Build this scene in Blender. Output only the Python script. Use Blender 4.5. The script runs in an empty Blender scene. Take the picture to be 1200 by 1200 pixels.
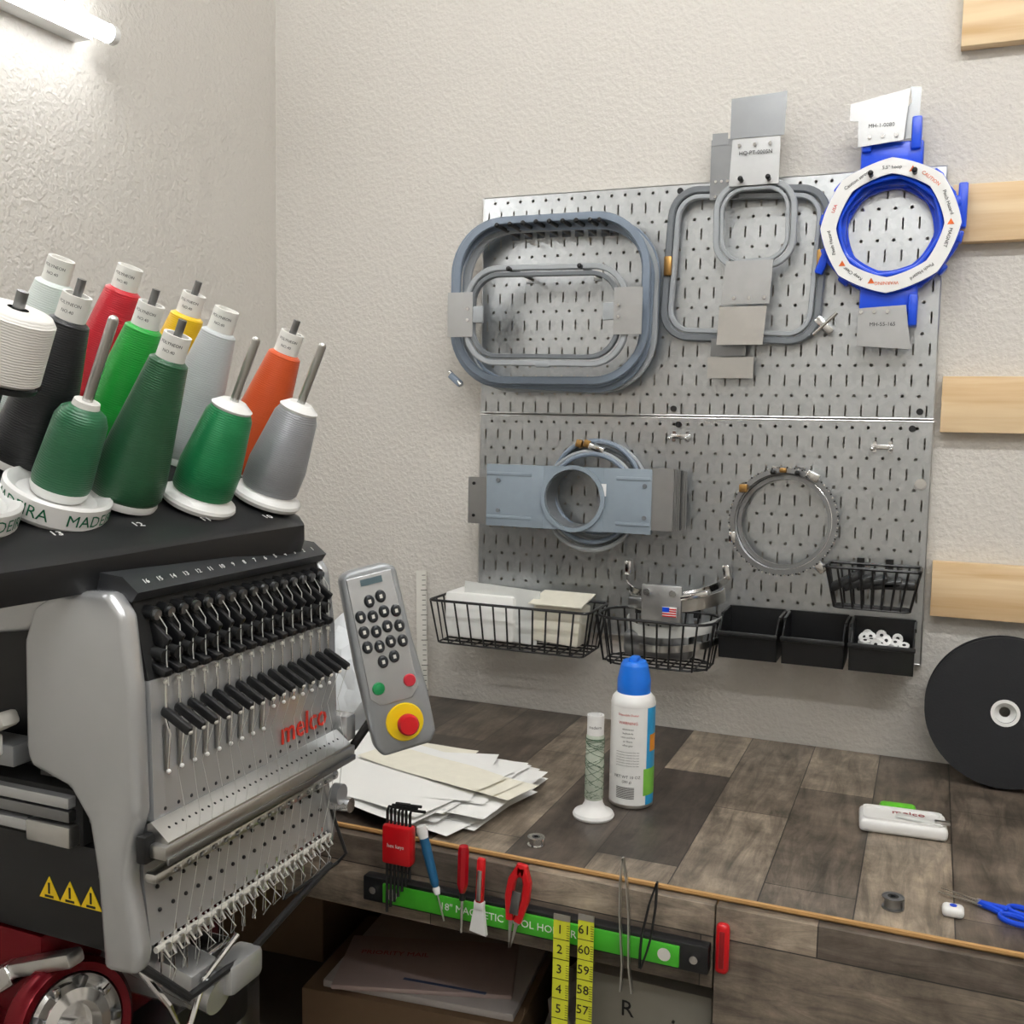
import bpy, bmesh, random
from math import *
from mathutils import Matrix, Vector, noise
random.seed(7)
S=1.374   # height of the seam between the two pegboard panels (m); table top is at 0.80
COL=bpy.context.scene.collection

# ---------------------------------------------------------------- materials
def lin(h):
    if isinstance(h,(tuple,list)): return tuple(h[:3])+(1,)
    h=h.lstrip('#');v=[int(h[i:i+2],16)/255 for i in (0,2,4)]
    return tuple((c/12.92 if c<=.04045 else ((c+.055)/1.055)**2.4) for c in v)+(1,)
def mat(name,col,rough=.5,metal=0,**k):
    m=bpy.data.materials.new(name);m.use_nodes=True;nt=m.node_tree
    p=nt.nodes['Principled BSDF'];p.inputs['Base Color'].default_value=lin(col)
    p.inputs['Roughness'].default_value=rough;p.inputs['Metallic'].default_value=metal
    if 'emit' in k:
        p.inputs['Emission Color'].default_value=lin(k.get('ecol',col));p.inputs['Emission Strength'].default_value=k['emit']
    if 'coat' in k: p.inputs['Coat Weight'].default_value=k['coat']
    tc=nt.nodes.new('ShaderNodeTexCoord');n=nt.nodes.new('ShaderNodeTexNoise')
    n.inputs['Scale'].default_value=k.get('ns',60);n.inputs['Detail'].default_value=2
    nt.links.new(tc.outputs['Object'],n.inputs['Vector'])
    v=k.get('var',.06)
    mx=nt.nodes.new('ShaderNodeMix');mx.data_type='RGBA'
    c=lin(col);mx.inputs[6].default_value=tuple(x*(1-v) for x in c[:3])+(1,);mx.inputs[7].default_value=tuple(min(1,x*(1+v)) for x in c[:3])+(1,)
    nt.links.new(n.outputs['Fac'],mx.inputs[0]);nt.links.new(mx.outputs[2],p.inputs['Base Color'])
    if k.get('bump'):
        b=nt.nodes.new('ShaderNodeBump');b.inputs['Strength'].default_value=k['bump'];b.inputs['Distance'].default_value=k.get('bd',.001)
        nt.links.new(n.outputs['Fac'],b.inputs['Height']);nt.links.new(b.outputs[0],p.inputs['Normal'])
    return m
def nodes(m): return m.node_tree,m.node_tree.nodes['Principled BSDF']
def wall_mat(name,col):
    m=mat(name,col,.8,var=.02,ns=3);nt,p=nodes(m)
    tc=nt.nodes.new('ShaderNodeTexCoord')
    a=nt.nodes.new('ShaderNodeTexNoise');a.inputs['Scale'].default_value=115;a.inputs['Detail'].default_value=3
    b=nt.nodes.new('ShaderNodeTexVoronoi');b.inputs['Scale'].default_value=150
    nt.links.new(tc.outputs['Object'],a.inputs['Vector']);nt.links.new(tc.outputs['Object'],b.inputs['Vector'])
    r=nt.nodes.new('ShaderNodeMapRange');r.inputs[1].default_value=.42;r.inputs[2].default_value=.62
    nt.links.new(a.outputs['Fac'],r.inputs[0])
    ad=nt.nodes.new('ShaderNodeMath');ad.operation='MULTIPLY_ADD';ad.inputs[1].default_value=.35
    nt.links.new(b.outputs['Distance'],ad.inputs[0]);nt.links.new(r.outputs[0],ad.inputs[2])
    bp=nt.nodes.new('ShaderNodeBump');bp.inputs['Strength'].default_value=.42;bp.inputs['Distance'].default_value=.002
    nt.links.new(ad.outputs[0],bp.inputs['Height']);nt.links.new(bp.outputs[0],p.inputs['Normal'])
    return m
def plank_mat(name,along='y'):
    m=mat(name,'#6d645c',.36);nt,p=nodes(m)
    tc=nt.nodes.new('ShaderNodeTexCoord');mp=nt.nodes.new('ShaderNodeMapping')
    nt.links.new(tc.outputs['Object'],mp.inputs['Vector'])
    if along=='y': mp.inputs['Rotation'].default_value=(0,0,radians(90))
    else: mp.inputs['Rotation'].default_value=(radians(-90),0,0)
    br=nt.nodes.new('ShaderNodeTexBrick');br.inputs['Scale'].default_value=1;br.inputs['Brick Width'].default_value=.36
    br.inputs['Row Height'].default_value=.108;br.inputs['Mortar Size'].default_value=.0008;br.inputs['Mortar'].default_value=lin('#2b2623')
    br.inputs['Color1'].default_value=lin('#433b35');br.inputs['Color2'].default_value=lin('#9c8e7d');br.offset=.37
    nt.links.new(mp.outputs[0],br.inputs['Vector'])
    g=nt.nodes.new('ShaderNodeMapping');g.inputs['Scale'].default_value=(7,38,38)
    nt.links.new(mp.outputs[0],g.inputs['Vector'])
    n=nt.nodes.new('ShaderNodeTexNoise');n.inputs['Scale'].default_value=1.3;n.inputs['Detail'].default_value=9;n.inputs['Roughness'].default_value=.74;n.inputs['Distortion'].default_value=.8
    nt.links.new(g.outputs[0],n.inputs['Vector'])
    n2=nt.nodes.new('ShaderNodeTexNoise');n2.inputs['Scale'].default_value=15;n2.inputs['Detail'].default_value=6;n2.inputs['Roughness'].default_value=.65
    nt.links.new(tc.outputs['Object'],n2.inputs['Vector'])
    r=nt.nodes.new('ShaderNodeMapRange');r.inputs[1].default_value=.32;r.inputs[2].default_value=.70;r.inputs[3].default_value=.38;r.inputs[4].default_value=1.5
    nt.links.new(n.outputs['Fac'],r.inputs[0])
    r2=nt.nodes.new('ShaderNodeMapRange');r2.inputs[1].default_value=.3;r2.inputs[2].default_value=.7;r2.inputs[3].default_value=.42;r2.inputs[4].default_value=1.4
    nt.links.new(n2.outputs['Fac'],r2.inputs[0])
    mu=nt.nodes.new('ShaderNodeMath');mu.operation='MULTIPLY';nt.links.new(r.outputs[0],mu.inputs[0]);nt.links.new(r2.outputs[0],mu.inputs[1])
    vm=nt.nodes.new('ShaderNodeVectorMath');vm.operation='SCALE'
    nt.links.new(br.outputs['Color'],vm.inputs[0]);nt.links.new(mu.outputs[0],vm.inputs['Scale'])
    nt.links.new(vm.outputs[0],p.inputs['Base Color'])
    return m
def pine_mat(name,c1='#ecd3ab',c2='#d2ab78',ax=0):
    m=mat(name,c1,.6);nt,p=nodes(m);tc=nt.nodes.new('ShaderNodeTexCoord');g=nt.nodes.new('ShaderNodeMapping')
    s=[40,40,40];s[ax]=2.5;g.inputs['Scale'].default_value=s;nt.links.new(tc.outputs['Object'],g.inputs['Vector'])
    n=nt.nodes.new('ShaderNodeTexNoise');n.inputs['Scale'].default_value=1.2;n.inputs['Detail'].default_value=4;n.inputs['Distortion'].default_value=.6
    nt.links.new(g.outputs[0],n.inputs['Vector']);cr=nt.nodes.new('ShaderNodeValToRGB')
    cr.color_ramp.elements[0].position=.35;cr.color_ramp.elements[0].color=lin(c1);cr.color_ramp.elements[1].position=.75;cr.color_ramp.elements[1].color=lin(c2)
    nt.links.new(n.outputs['Fac'],cr.inputs[0]);nt.links.new(cr.outputs[0],p.inputs['Base Color']);return m
def galv_mat():
    m=mat('galvanised_steel','#c4c7c7',.3,.95);nt,p=nodes(m);tc=nt.nodes.new('ShaderNodeTexCoord')
    v=nt.nodes.new('ShaderNodeTexVoronoi');v.inputs['Scale'].default_value=130;nt.links.new(tc.outputs['Object'],v.inputs['Vector'])
    sp=nt.nodes.new('ShaderNodeSeparateColor');nt.links.new(v.outputs['Color'],sp.inputs[0])
    cr=nt.nodes.new('ShaderNodeValToRGB');cr.color_ramp.elements[0].color=lin('#c0c4c6');cr.color_ramp.elements[1].color=lin('#cacdcf')
    nt.links.new(sp.outputs[0],cr.inputs[0]);nt.links.new(cr.outputs[0],p.inputs['Base Color'])
    r=nt.nodes.new('ShaderNodeMapRange');r.inputs[3].default_value=.33;r.inputs[4].default_value=.36
    nt.links.new(sp.outputs[1],r.inputs[0]);nt.links.new(r.outputs[0],p.inputs['Roughness']);return m
def thread_mat(name,col,rough=.4,metal=0):
    m=mat(name,col,rough,metal);nt,p=nodes(m);tc=nt.nodes.new('ShaderNodeTexCoord')
    w=nt.nodes.new('ShaderNodeTexWave');w.bands_direction='Z';w.inputs['Scale'].default_value=150;w.inputs['Distortion'].default_value=2.5;w.inputs['Detail'].default_value=2
    nt.links.new(tc.outputs['Object'],w.inputs['Vector'])
    b=nt.nodes.new('ShaderNodeBump');b.inputs['Strength'].default_value=.5;b.inputs['Distance'].default_value=.0005
    nt.links.new(w.outputs['Fac'],b.inputs['Height']);nt.links.new(b.outputs[0],p.inputs['Normal'])
    p.inputs['Sheen Weight'].default_value=.1
    return m
GALV=galv_mat()
STEEL=mat('brushed_steel','#d0d0ce',.28,1);CHROME=mat('chrome','#e2e2e2',.14,1);DKSTEEL=mat('dark_steel','#909294',.32,1)
STEELM=mat('matte_steel','#b2b3b3',.42,1)
BLK=mat('black_plastic','#161719',.38);BLKM=mat('black_matte','#101112',.7);BLKW=mat('black_wire','#141416',.35)
WHT=mat('white_plastic','#eeeeec',.35);OFFW=mat('offwhite','#dcdad2',.6);GREY=mat('hoop_bluegrey','#7e8b9b',.4);GREYL=mat('hoop_light_grey','#a4a9ad',.38)
GREYD=mat('hoop_dark_grey','#6f7479',.38);PLG=mat('plate_bluegrey','#8c99a4',.45);BLUE=mat('blue_plastic','#0f4ad8',.3);BLUE2=mat('cap_blue','#1572e0',.35)
SILV=mat('silver_paint','#c6c8ca',.26,.6,var=.02);SILVD=mat('silver_paint_dark','#9a9da0',.32,.5);RED=mat('red_plastic','#c8141c',.3)
REDM=mat('red_metal','#6a0a16',.22,.6);YEL=mat('yellow','#f2cf12',.4);YELT=mat('tape_yellow','#dfe23a',.4);GRN=mat('green_strip','#46b52c',.4)
INK=mat('ink_black','#161616',.5);INKR=mat('ink_red','#d8301e',.4);INKG=mat('ink_green','#0b7a52',.5);ORNG=mat('ink_orange','#e2661c',.5)
PAPER=mat('paper_white','#f6f6f3',.8,var=.01);CREAM=mat('paper_cream','#f0ecdc',.8);CLEAR=mat('frosted_plastic','#dfe1de',.3)
CARD=mat('cardboard','#6e5740',.8,bump=.3);GOLD=mat('brass','#a98450',.4,1);FOAM=mat('foam_black','#1c1d20',.85,bump=.3,ns=300)
WIRE=mat('thread_grey','#b8bab6',.5)

# ---------------------------------------------------------------- builder
class B:
    def __init__(s): s.v=[];s.f=[];s.mi=[];s.mats=[]
    def m(s,mt):
        if mt not in s.mats: s.mats.append(mt)
        return s.mats.index(mt)
    def add(s,vs,fs,mt,M=None):
        o=len(s.v);i=s.m(mt)
        for v in vs:
            v=Vector(v);s.v.append(M@v if M else v)
        for f in fs: s.f.append([o+a for a in f]);s.mi.append(i)
    def bm(s,bm,mt,M=None):
        bm.verts.ensure_lookup_table()
        for i,v in enumerate(bm.verts): v.index=i
        s.add([v.co.copy() for v in bm.verts],[[v.index for v in f.verts] for f in bm.faces],mt,M);bm.free()
    def box(s,c,d,mt,bev=0,M=None,seg=2):
        b=bmesh.new();bmesh.ops.create_cube(b,size=1)
        for v in b.verts: v.co=Vector((v.co.x*d[0],v.co.y*d[1],v.co.z*d[2]))
        if bev: bmesh.ops.bevel(b,geom=b.edges[:],offset=min(bev,min(d)*.49),segments=seg,profile=.5,affect='EDGES')
        T=Matrix.Translation(Vector(c))
        if M: T=T@M
        s.bm(b,mt,T)
    def bb(s,x0,x1,y0,y1,z0,z1,mt,bev=0): s.box(((x0+x1)/2,(y0+y1)/2,(z0+z1)/2),(abs(x1-x0),abs(y1-y0),abs(z1-z0)),mt,bev)
    def cyl(s,p0,p1,r,mt,r1=None,seg=16):
        p0=Vector(p0);p1=Vector(p1);d=p1-p0;L=d.length;q=Vector((0,0,1)).rotation_difference(d.normalized()).to_matrix().to_4x4()
        s.lathe([(0,0),(r,0),(r if r1 is None else r1,L),(0,L)],mt,Matrix.Translation(p0)@q,seg)
    def lathe(s,pr,mt,M=None,seg=32,a0=0,a1=2*pi):
        full=abs(a1-a0-2*pi)<1e-6;n=seg if full else seg+1;vs=[];fs=[]
        for r,z in pr:
            for k in range(n):
                a=a0+(a1-a0)*k/seg;vs.append((r*cos(a),r*sin(a),z))
        for i in range(len(pr)-1):
            for k in range(seg):
                k2=(k+1)%n;q=[i*n+k,i*n+k2,(i+1)*n+k2,(i+1)*n+k];fs.append(q)
        s.add(vs,fs,mt,M)
    def sph(s,c,r,mt,sc=(1,1,1)):
        b=bmesh.new();bmesh.ops.create_uvsphere(b,u_segments=12,v_segments=8,radius=r)
        s.bm(b,mt,Matrix.Translation(Vector(c))@Matrix.Diagonal(Vector(sc+(1,))))
    def prism(s,poly,fn,d0,d1,mt,bev=0):
        b=bmesh.new();n=len(poly)
        a=[b.verts.new(fn(p[0],p[1],d0)) for p in poly];c=[b.verts.new(fn(p[0],p[1],d1)) for p in poly]
        b.faces.new(a);b.faces.new(c[::-1])
        for i in range(n): b.faces.new([a[i],c[i],c[(i+1)%n],a[(i+1)%n]])
        bmesh.ops.recalc_face_normals(b,faces=b.faces[:])
        if bev: bmesh.ops.bevel(b,geom=b.edges[:],offset=bev,segments=3,profile=.5,affect='EDGES',clamp_overlap=True)
        s.bm(b,mt)
    def sweep(s,path,r,mt,closed=False,seg=8,sec=None,up=None):
        P=[Vector(p) for p in path];n=len(P)
        if sec is None: sec=[(r*cos(2*pi*k/seg),r*sin(2*pi*k/seg)) for k in range(seg)]
        m=len(sec);vs=[];fs=[];N=None
        for i in range(n):
            t=((P[(i+1)%n]-P[i-1]) if closed else (P[min(i+1,n-1)]-P[max(i-1,0)])).normalized()
            if up is not None: N=t.cross(Vector(up)).normalized()
            elif N is None:
                h=Vector((0,0,1)) if abs(t.z)<.9 else Vector((1,0,0));N=t.cross(h).normalized()
            else: N=(N-t*N.dot(t)).normalized()
            Bn=N.cross(t)
            for a,b in sec: vs.append(P[i]+N*a+Bn*b)
        for i in range(n if closed else n-1):
            j=(i+1)%n
            for k in range(m):
                l=(k+1)%m;fs.append([i*m+k,i*m+l,j*m+l,j*m+k])
        if not closed: fs.append(list(range(m))[::-1]);fs.append([(n-1)*m+k for k in range(m)])
        s.add(vs,fs,mt)
    def ring(s,outer,inner,fn,d0,d1,mt):
        n=len(outer);vs=[fn(*p,d0) for p in outer]+[fn(*p,d0) for p in inner]+[fn(*p,d1) for p in outer]+[fn(*p,d1) for p in inner];fs=[]
        for i in range(n):
            j=(i+1)%n
            fs+= [[i,j,n+j,n+i],[2*n+i,3*n+i,3*n+j,2*n+j],[i,2*n+i,2*n+j,j],[n+i,n+j,3*n+j,3*n+i]]
        s.add(vs,fs,mt)
    def text(s,t,size,M,mt,warp=None,ext=.0002,al='CENTER'):
        c=bpy.data.curves.new('t','FONT');c.body=t;c.size=size;c.align_x=al;c.align_y='CENTER';c.extrude=ext;c.resolution_u=2
        o=bpy.data.objects.new('t',c);COL.objects.link(o);bpy.context.view_layer.update()
        me=bpy.data.meshes.new_from_object(o.evaluated_get(bpy.context.evaluated_depsgraph_get()))
        vs=[v.co.copy() for v in me.vertices]
        if warp: vs=[warp(v) for v in vs]
        s.add(vs,[list(p.vertices) for p in me.polygons],mt,M)
        bpy.data.objects.remove(o);bpy.data.meshes.remove(me);bpy.data.curves.remove(c)
    def done(s,name,M=None,parent=None,ang=35):
        me=bpy.data.meshes.new(name);me.from_pydata([tuple(v) for v in s.v],[],s.f)
        for mt in s.mats: me.materials.append(mt)
        me.polygons.foreach_set('material_index',s.mi)
        b=bmesh.new();b.from_mesh(me);bmesh.ops.recalc_face_normals(b,faces=b.faces[:]);b.to_mesh(me);b.free()
        me.polygons.foreach_set('use_smooth',[True]*len(me.polygons));me.set_sharp_from_angle(angle=radians(ang));me.update()
        o=bpy.data.objects.new(name,me);COL.objects.link(o)
        if M: o.matrix_world=M
        if parent: o.parent=parent
        return o
def XZ(x,z,y): return Vector((x,y,z))
TF=Matrix(((1,0,0,0),(0,0,-1,0),(0,1,0,0),(0,0,0,1)))      # text facing -y
TX=Matrix(((0,0,1,0),(1,0,0,0),(0,1,0,0),(0,0,0,1)))       # text facing +x
def tr(*a): return Matrix.Translation(Vector(a))
def rot(a,ax): return Matrix.Rotation(radians(a),4,ax)
def rrect(cx,cz,w,h,r,y,ang=0,n=8,ty=0):
    o=[]
    for qx,qz,a0 in ((1,1,0),(-1,1,90),(-1,-1,180),(1,-1,270)):
        for k in range(n+1):
            a=radians(a0+90*k/n);o.append((qx*(w/2-r)+r*cos(a),qz*(h/2-r)+r*sin(a)))
    c,s_=cos(radians(ang)),sin(radians(ang))
    return [(cx+x*c-z*s_,y+ty*z,cz+x*s_+z*c) for x,z in o]
def rsec(a,b):   # slightly chamfered rectangular tube section, half sizes a,b
    c=min(a,b)*.35
    return [(-a+c,-b),(a-c,-b),(a,-b+c),(a,b-c),(a-c,b),(-a+c,b),(-a,b-c),(-a,-b+c)]

# ---------------------------------------------------------------- room
WALL=wall_mat('wall_paint','#d6d2cb')
def slab(name,x0,x1,y0,y1,z0,z1,mt):
    b=B();b.bb(x0,x1,y0,y1,z0,z1,mt);return b.done(name)
XL=-.484;XR=2.6;YF=-3.4;H=2.75
slab('wall_back',XL-.1,XR+.1,0,.1,0,H,WALL);slab('wall_left',XL-.1,XL,YF,0,0,H,WALL)
slab('wall_right',XR,XR+.1,YF,0,0,H,WALL);slab('wall_front',XL-.1,XR+.1,YF-.1,YF,0,H,WALL)
slab('floor',XL-.1,XR+.1,YF-.1,.1,-.1,0,mat('floor_concrete','#8b857c',.6,ns=8,var=.15))
slab('ceiling',XL-.1,XR+.1,YF-.1,.1,H,H+.1,mat('ceiling_paint','#e2e0dc',.9))

# ---------------------------------------------------------------- lights
TUBE=mat('led_tube','#ffffff',.4,emit=17,ecol=(.98,.99,1))
def tube(name,p0,p1,mt,r=.014):
    b=B();p0=Vector(p0);p1=Vector(p1);d=(p1-p0).normalized();b.cyl(p0,p1,r,mt,seg=20);b.cyl(p0-d*.012,p0,r*1.1,WHT);b.cyl(p1,p1+d*.012,r*1.1,WHT)
    return b
b=tube('',(XL+.050,-1.72,S+.59),(XL+.050,-.52,S+.59),TUBE);b.bb(XL,XL+.036,-1.70,-.54,S+.575,S+.605,WHT);b.done('led_tube_light')
TUBE2=mat('led_tube_bright','#ffffff',.4,emit=80,ecol=(.985,.985,.98))
for (x,y) in ((.55,-1.3),(1.5,-1.3),(1.0,-2.4)):
    b=tube('',(x-.6,y,H-.05),(x+.6,y,H-.05),TUBE2,.016);b.bb(x-.58,x+.58,y-.03,y+.03,H-.034,H,WHT);b.done('ceiling_tube_light')

# ---------------------------------------------------------------- pegboard
def pegboard(zb,name):
    b=B();P=.0254;vs=[];fs=[];y=-.020
    def cell(x0,x1,z0,z1,kind):
        cx,cz=(x0+x1)/2,(z0+z1)/2;o=len(vs)
        out=[(x1,cz),(x1,z1),(cx,z1),(x0,z1),(x0,cz),(x0,z0),(cx,z0),(x1,z0)]
        if kind is None:
            vs.extend([(a,y,c) for a,c in (out[1],out[3],out[5],out[7])]);fs.append([o,o+1,o+2,o+3]);return
        if kind=='s': w,h=.0015,.0102;inn=[(w,0),(w,h*.85),(0,h),(-w,h*.85),(-w,0),(-w,-h*.85),(0,-h),(w,-h*.85)]
        else: r=.0030;inn=[(r*cos(k*pi/4),r*sin(k*pi/4)) for k in range(8)]
        vs.extend([(a,y,c) for a,c in out]);vs.extend([(cx+a,y,cz+c) for a,c in inn])
        for k in range(8):
            l=(k+1)%8;fs.append([o+k,o+l,o+8+l,o+8+k])
    for r in range(16):
        z0=zb+r*P;z1=z0+P
        if r%2==0:
            for c in range(32): cell(c*P,(c+1)*P,z0,z1,'s')
        else:
            cell(0,P/2,z0,z1,None)
            for c in range(31): cell((c+.5)*P,(c+1.5)*P,z0,z1,'h')
            cell(31.5*P,32*P,z0,z1,None)
    b.add(vs,fs,GALV);W=32*P;Z=zb+16*P
    b.bb(0,W,-.0195,-.001,Z-.0012,Z-.0002,GALV);b.bb(0,W,-.0195,-.001,zb+.0002,zb+.0012,GALV)
    b.bb(0,.001,-.0195,-.001,zb,Z,GALV);b.bb(W-.001,W,-.0195,-.001,zb,Z,GALV)
    b.sweep([(0,-.0195,Z-.0012),(W,-.0195,Z-.0012)],.0014,STEEL);b.sweep([(0,-.0195,zb+.0014),(W,-.0195,zb+.0014)],.0014,STEEL)
    b.sweep([(.001,-.0195,zb),(.001,-.0195,Z)],.0014,STEEL);b.sweep([(W-.001,-.0195,zb),(W-.001,-.0195,Z)],.0014,STEEL)
    for x in (.39,.78) if zb<S else (.38,.79):
        for z in (zb+.013,Z-.013): b.cyl((x,-.024,z),(x,-.0195,z),.0055,BLK)
    return b.done(name)
pegboard(S+.0010,'metal_pegboard');pegboard(S-.4074,'metal_pegboard')

# wood slats
PINE=pine_mat('pine')
for k in range(4):
    zz=S+.632-k*.3025;b=B();b.bb(.822,2.2,-.026,-.001,zz-.0455,zz+.0445,PINE,.001);b.done('wood_slat')

# ---------------------------------------------------------------- hoops
def peg(b,x,z,y=-.06,mt=BLK): b.cyl((x,-.021,z),(x,y,z+.002),.0038,mt,seg=10);b.sph((x,y,z+.002),.0045,mt);b.box((x,-.022,z),(.016,.003,.02),CHROME)
b=B()
for i in range(6):
    dx=[0,.006,.010,-.002,-.004,.004][i];dz=[0,.003,-.006,-.004,.004,.006][i]
    b.sweep(rrect(.158+dx,S+.198+dz,.372-.006*(i%3),.290-.004*(i%2),.095,-.035-.011*i,-2.4+1.1*(i%3),12,-.03),0,GREY if i!=2 else GREYL,True,sec=rsec(.0068,.0040),up=(0,1,0))
b.box((-.022,-.085,S+.062),(.03,.012,.012),GREY,.003,rot(40,'Y'));b.cyl((-.037,-.08,S+.077),(-.007,-.09,S+.052),.004,CHROME)
b.done('tubular_embroidery_hoop_set')
b=B()
for x in (.07,.095,.12,.145,.17,.195,.22,.245,.262): peg(b,x,S+.336-.0003*abs(x-.15)*100,-.115)
b.done('pegboard_hooks')
b=B();ox=.164
b.sweep(rrect(ox,S+.174,.300,.168,.06,-.115,-1,10),0,GREYL,True,sec=rsec(.005,.006),up=(0,1,0))
b.sweep(rrect(ox,S+.174,.274,.144,.05,-.118,-1,10),0,GREYD,True,sec=rsec(.004,.006),up=(0,1,0))
for sx in (-1,1):
    cx=ox-.002+sx*.158;b.box((cx,-.124,S+.178),(.050,.002,.080),STEELM,0)
    b.box((cx-sx*.03,-.121,S+.178),(.03,.006,.03),GREYL,.002)
    for dz in (-.01,.01): b.cyl((cx-sx*.016,-.128,S+.178+dz),(cx-sx*.016,-.125,S+.178+dz),.0028,CHROME,seg=10)
peg(b,.10,S+.254,-.13);peg(b,.233,S+.254,-.13)
b.box((ox,-.115,S+.089),(.028,.014,.012),GREYL,.003)
b.done('oval_embroidery_hoop')
# square dark grey hoop
b=B()
b.sweep(rrect(.497,S+.260,.262,.252,.045,-.038,-3,8),0,GREYD,True,sec=rsec(.006,.007),up=(0,1,0))
b.sweep(rrect(.497,S+.260,.238,.228,.036,-.040,-3,8),0,GREYL,True,sec=rsec(.004,.006),up=(0,1,0))
b.box((.462,-.046,S+.42),(.05,.002,.1),DKSTEEL,0);b.box((.452,-.047,S+.47),(.026,.002,.02),DKSTEEL,0)
b.box((.483,-.048,S+.085),(.078,.002,.036),STEEL,0);b.box((.478,-.046,S+.12),(.06,.003,.03),DKSTEEL,0)
for x in (.447,.457,.467):
    for z in (.40,.375): b.cyl((x,-.049,S+z),(x,-.047,S+z),.0025,CHROME,seg=10)
for sx in (-1,1): b.box((.497+sx*.129,-.042,S+.262),(.014,.018,.034),GOLD,.003)
b.box((.635,-.04,S+.155),(.036,.012,.014),CHROME,.003,rot(45,'Y'));b.cyl((.618,-.045,S+.14),(.655,-.045,S+.175),.003,CHROME)
b.done('square_embroidery_hoop')
# small hoop with long steel brackets
b=B()
b.sweep(rrect(.518,S+.322,.128,.138,.044,-.062,1,8),0,GREYL,True,sec=rsec(.005,.006),up=(0,1,0))
b.sweep(rrect(.518,S+.322,.108,.118,.036,-.064,1,8),0,GREYL,True,sec=rsec(.003,.005),up=(0,1,0))
up_=[(.474,.385),(.556,.385),(.556,.50),(.564,.503),(.564,.531),(.474,.527),(.474,.505),(.480,.50)]
b.prism([(x,S+z) for x,z in up_],XZ,-.072,-.070,STEELM)
b.prism([(.474,S+.462),(.562,S+.462),(.564,S+.531),(.474,S+.527)],XZ,-.0735,-.0722,DKSTEEL)
b.prism([(.468,S+.19),(.548,S+.19),(.552,S+.262),(.474,S+.262)],XZ,-.072,-.070,STEELM)
b.prism([(.463,S+.122),(.540,S+.122),(.545,S+.186),(.466,S+.186)],XZ,-.074,-.072,CHROME)
for x in (.49,.515,.54):
    for z in (.45,.20): b.cyl((x,-.076,S+z),(x,-.072,S+z),.003,CHROME,seg=10)
peg(b,.495,S+.392,-.085);peg(b,.54,S+.392,-.085)
b.text('HQ-PT-0005N',.009,tr(.517,-.0745,S+.437)@TF,INK)
b.done('small_embroidery_hoop')
# blue magnetic hoop
b=B();cx,cz=.731,S+.307
def octo(rx,n=64,k=.93,ph=0):
    o=[]
    for i in range(n):
        a=2*pi*i/n;q=(a-ph+pi/8)%(pi/4)-pi/8;r=rx*(k/cos(q)*.5+.5);o.append((cx+r*cos(a),cz+r*sin(a)))
    return o
b.ring(octo(.1025,ph=.4,k=.98),octo(.080,ph=.4,k=.95),XZ,-.075,-.071,WHT)
b.ring(octo(.1035,ph=.4,k=.98),octo(.084,ph=.4,k=.95),XZ,-.071,-.060,BLUE)
b.ring(octo(.108,ph=.1,k=.92),octo(.072,ph=.0,k=.88),XZ,-.052,-.036,BLUE)
b.ring(octo(.100,ph=.3,k=.98),octo(.068,ph=.25,k=.9),XZ,-.034,-.024,BLUE)
b.sweep([(x,-.066,z) for x,z in octo(.079,ph=.2,k=.9)],.0036,BLUE,True)
b.box((cx+.106,-.044,cz+.03),(.014,.02,.07),BLUE,.003);b.box((cx-.100,-.044,cz-.045),(.014,.02,.05),BLUE,.003,rot(20,'Y'))
for a in range(0,360,30):
    b.box((cx+.1045*cos(radians(a+20)),-.044,cz+.1045*sin(radians(a+20))),(.012,.022,.018),BLUE,.003,rot(-(a+20),'Y'))
b.bb(.682,.776,-.062,-.030,S+.395,S+.44,BLUE,.004);b.bb(.684,.698,-.07,-.03,S+.425,S+.462,BLUE,.003);b.bb(.757,.772,-.07,-.03,S+.425,S+.475,BLUE,.003)
b.bb(.69,.778,-.062,-.030,S+.170,S+.215,BLUE,.004);b.bb(.765,.779,-.07,-.03,S+.15,S+.2,BLUE,.003)
b.prism([(.678,S+.432),(.746,S+.438),(.752,S+.516),(.742,S+.514),(.664,S+.500),(.664,S+.474),(.677,S+.472)],XZ,-.074,-.072,STEELM)
b.prism([(.70,S+.44),(.766,S+.445),(.768,S+.522),(.752,S+.524),(.755,S+.50)],XZ,-.055,-.053,DKSTEEL)
b.prism([(.690,S+.178),(.762,S+.182),(.772,S+.112),(.690,S+.118)],XZ,-.074,-.072,STEELM)
for x in (.695,.715,.735):
    for z in (.446,.172): b.cyl((x,-.077,S+z),(x,-.074,S+z),.003,CHROME,seg=10)
b.text('MH-1-0080',.0085,tr(.712,-.0745,S+.463)@TF,INK);b.text('MH-55-165',.0085,tr(.728,-.0745,S+.152)@TF,INK)
for a,t,c in ((90,'5.5" hoop',INK),(50,'CAUTION',ORNG),(20,'Pinch Hazard',INK),(-15,'MAGNET',INK),(-55,'Pinch Hazard',INK),(-90,'WARNING',ORNG),(-125,'Keep Clear',INK),(-165,'Pinch Hazard',INK),(160,'USA',INKR),(125,'Caution strong',INK)):
    rr=.090;b.text(t,.0075,tr(cx+rr*cos(radians(a)),-.0755,cz+rr*sin(radians(a)))@TF@rot(a-90,'Z'),c)
for a in (70,0,-105,-140): b.prism([(cx+.090*cos(radians(a))+.006*cos(radians(q)),cz+.090*sin(radians(a))+.006*sin(radians(q))) for q in (90,210,330)],XZ,-.0757,-.075,ORNG)
peg(b,.70,S+.385,-.09);peg(b,.765,S+.385,-.09)
b.done('blue_magnetic_hoop')
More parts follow.
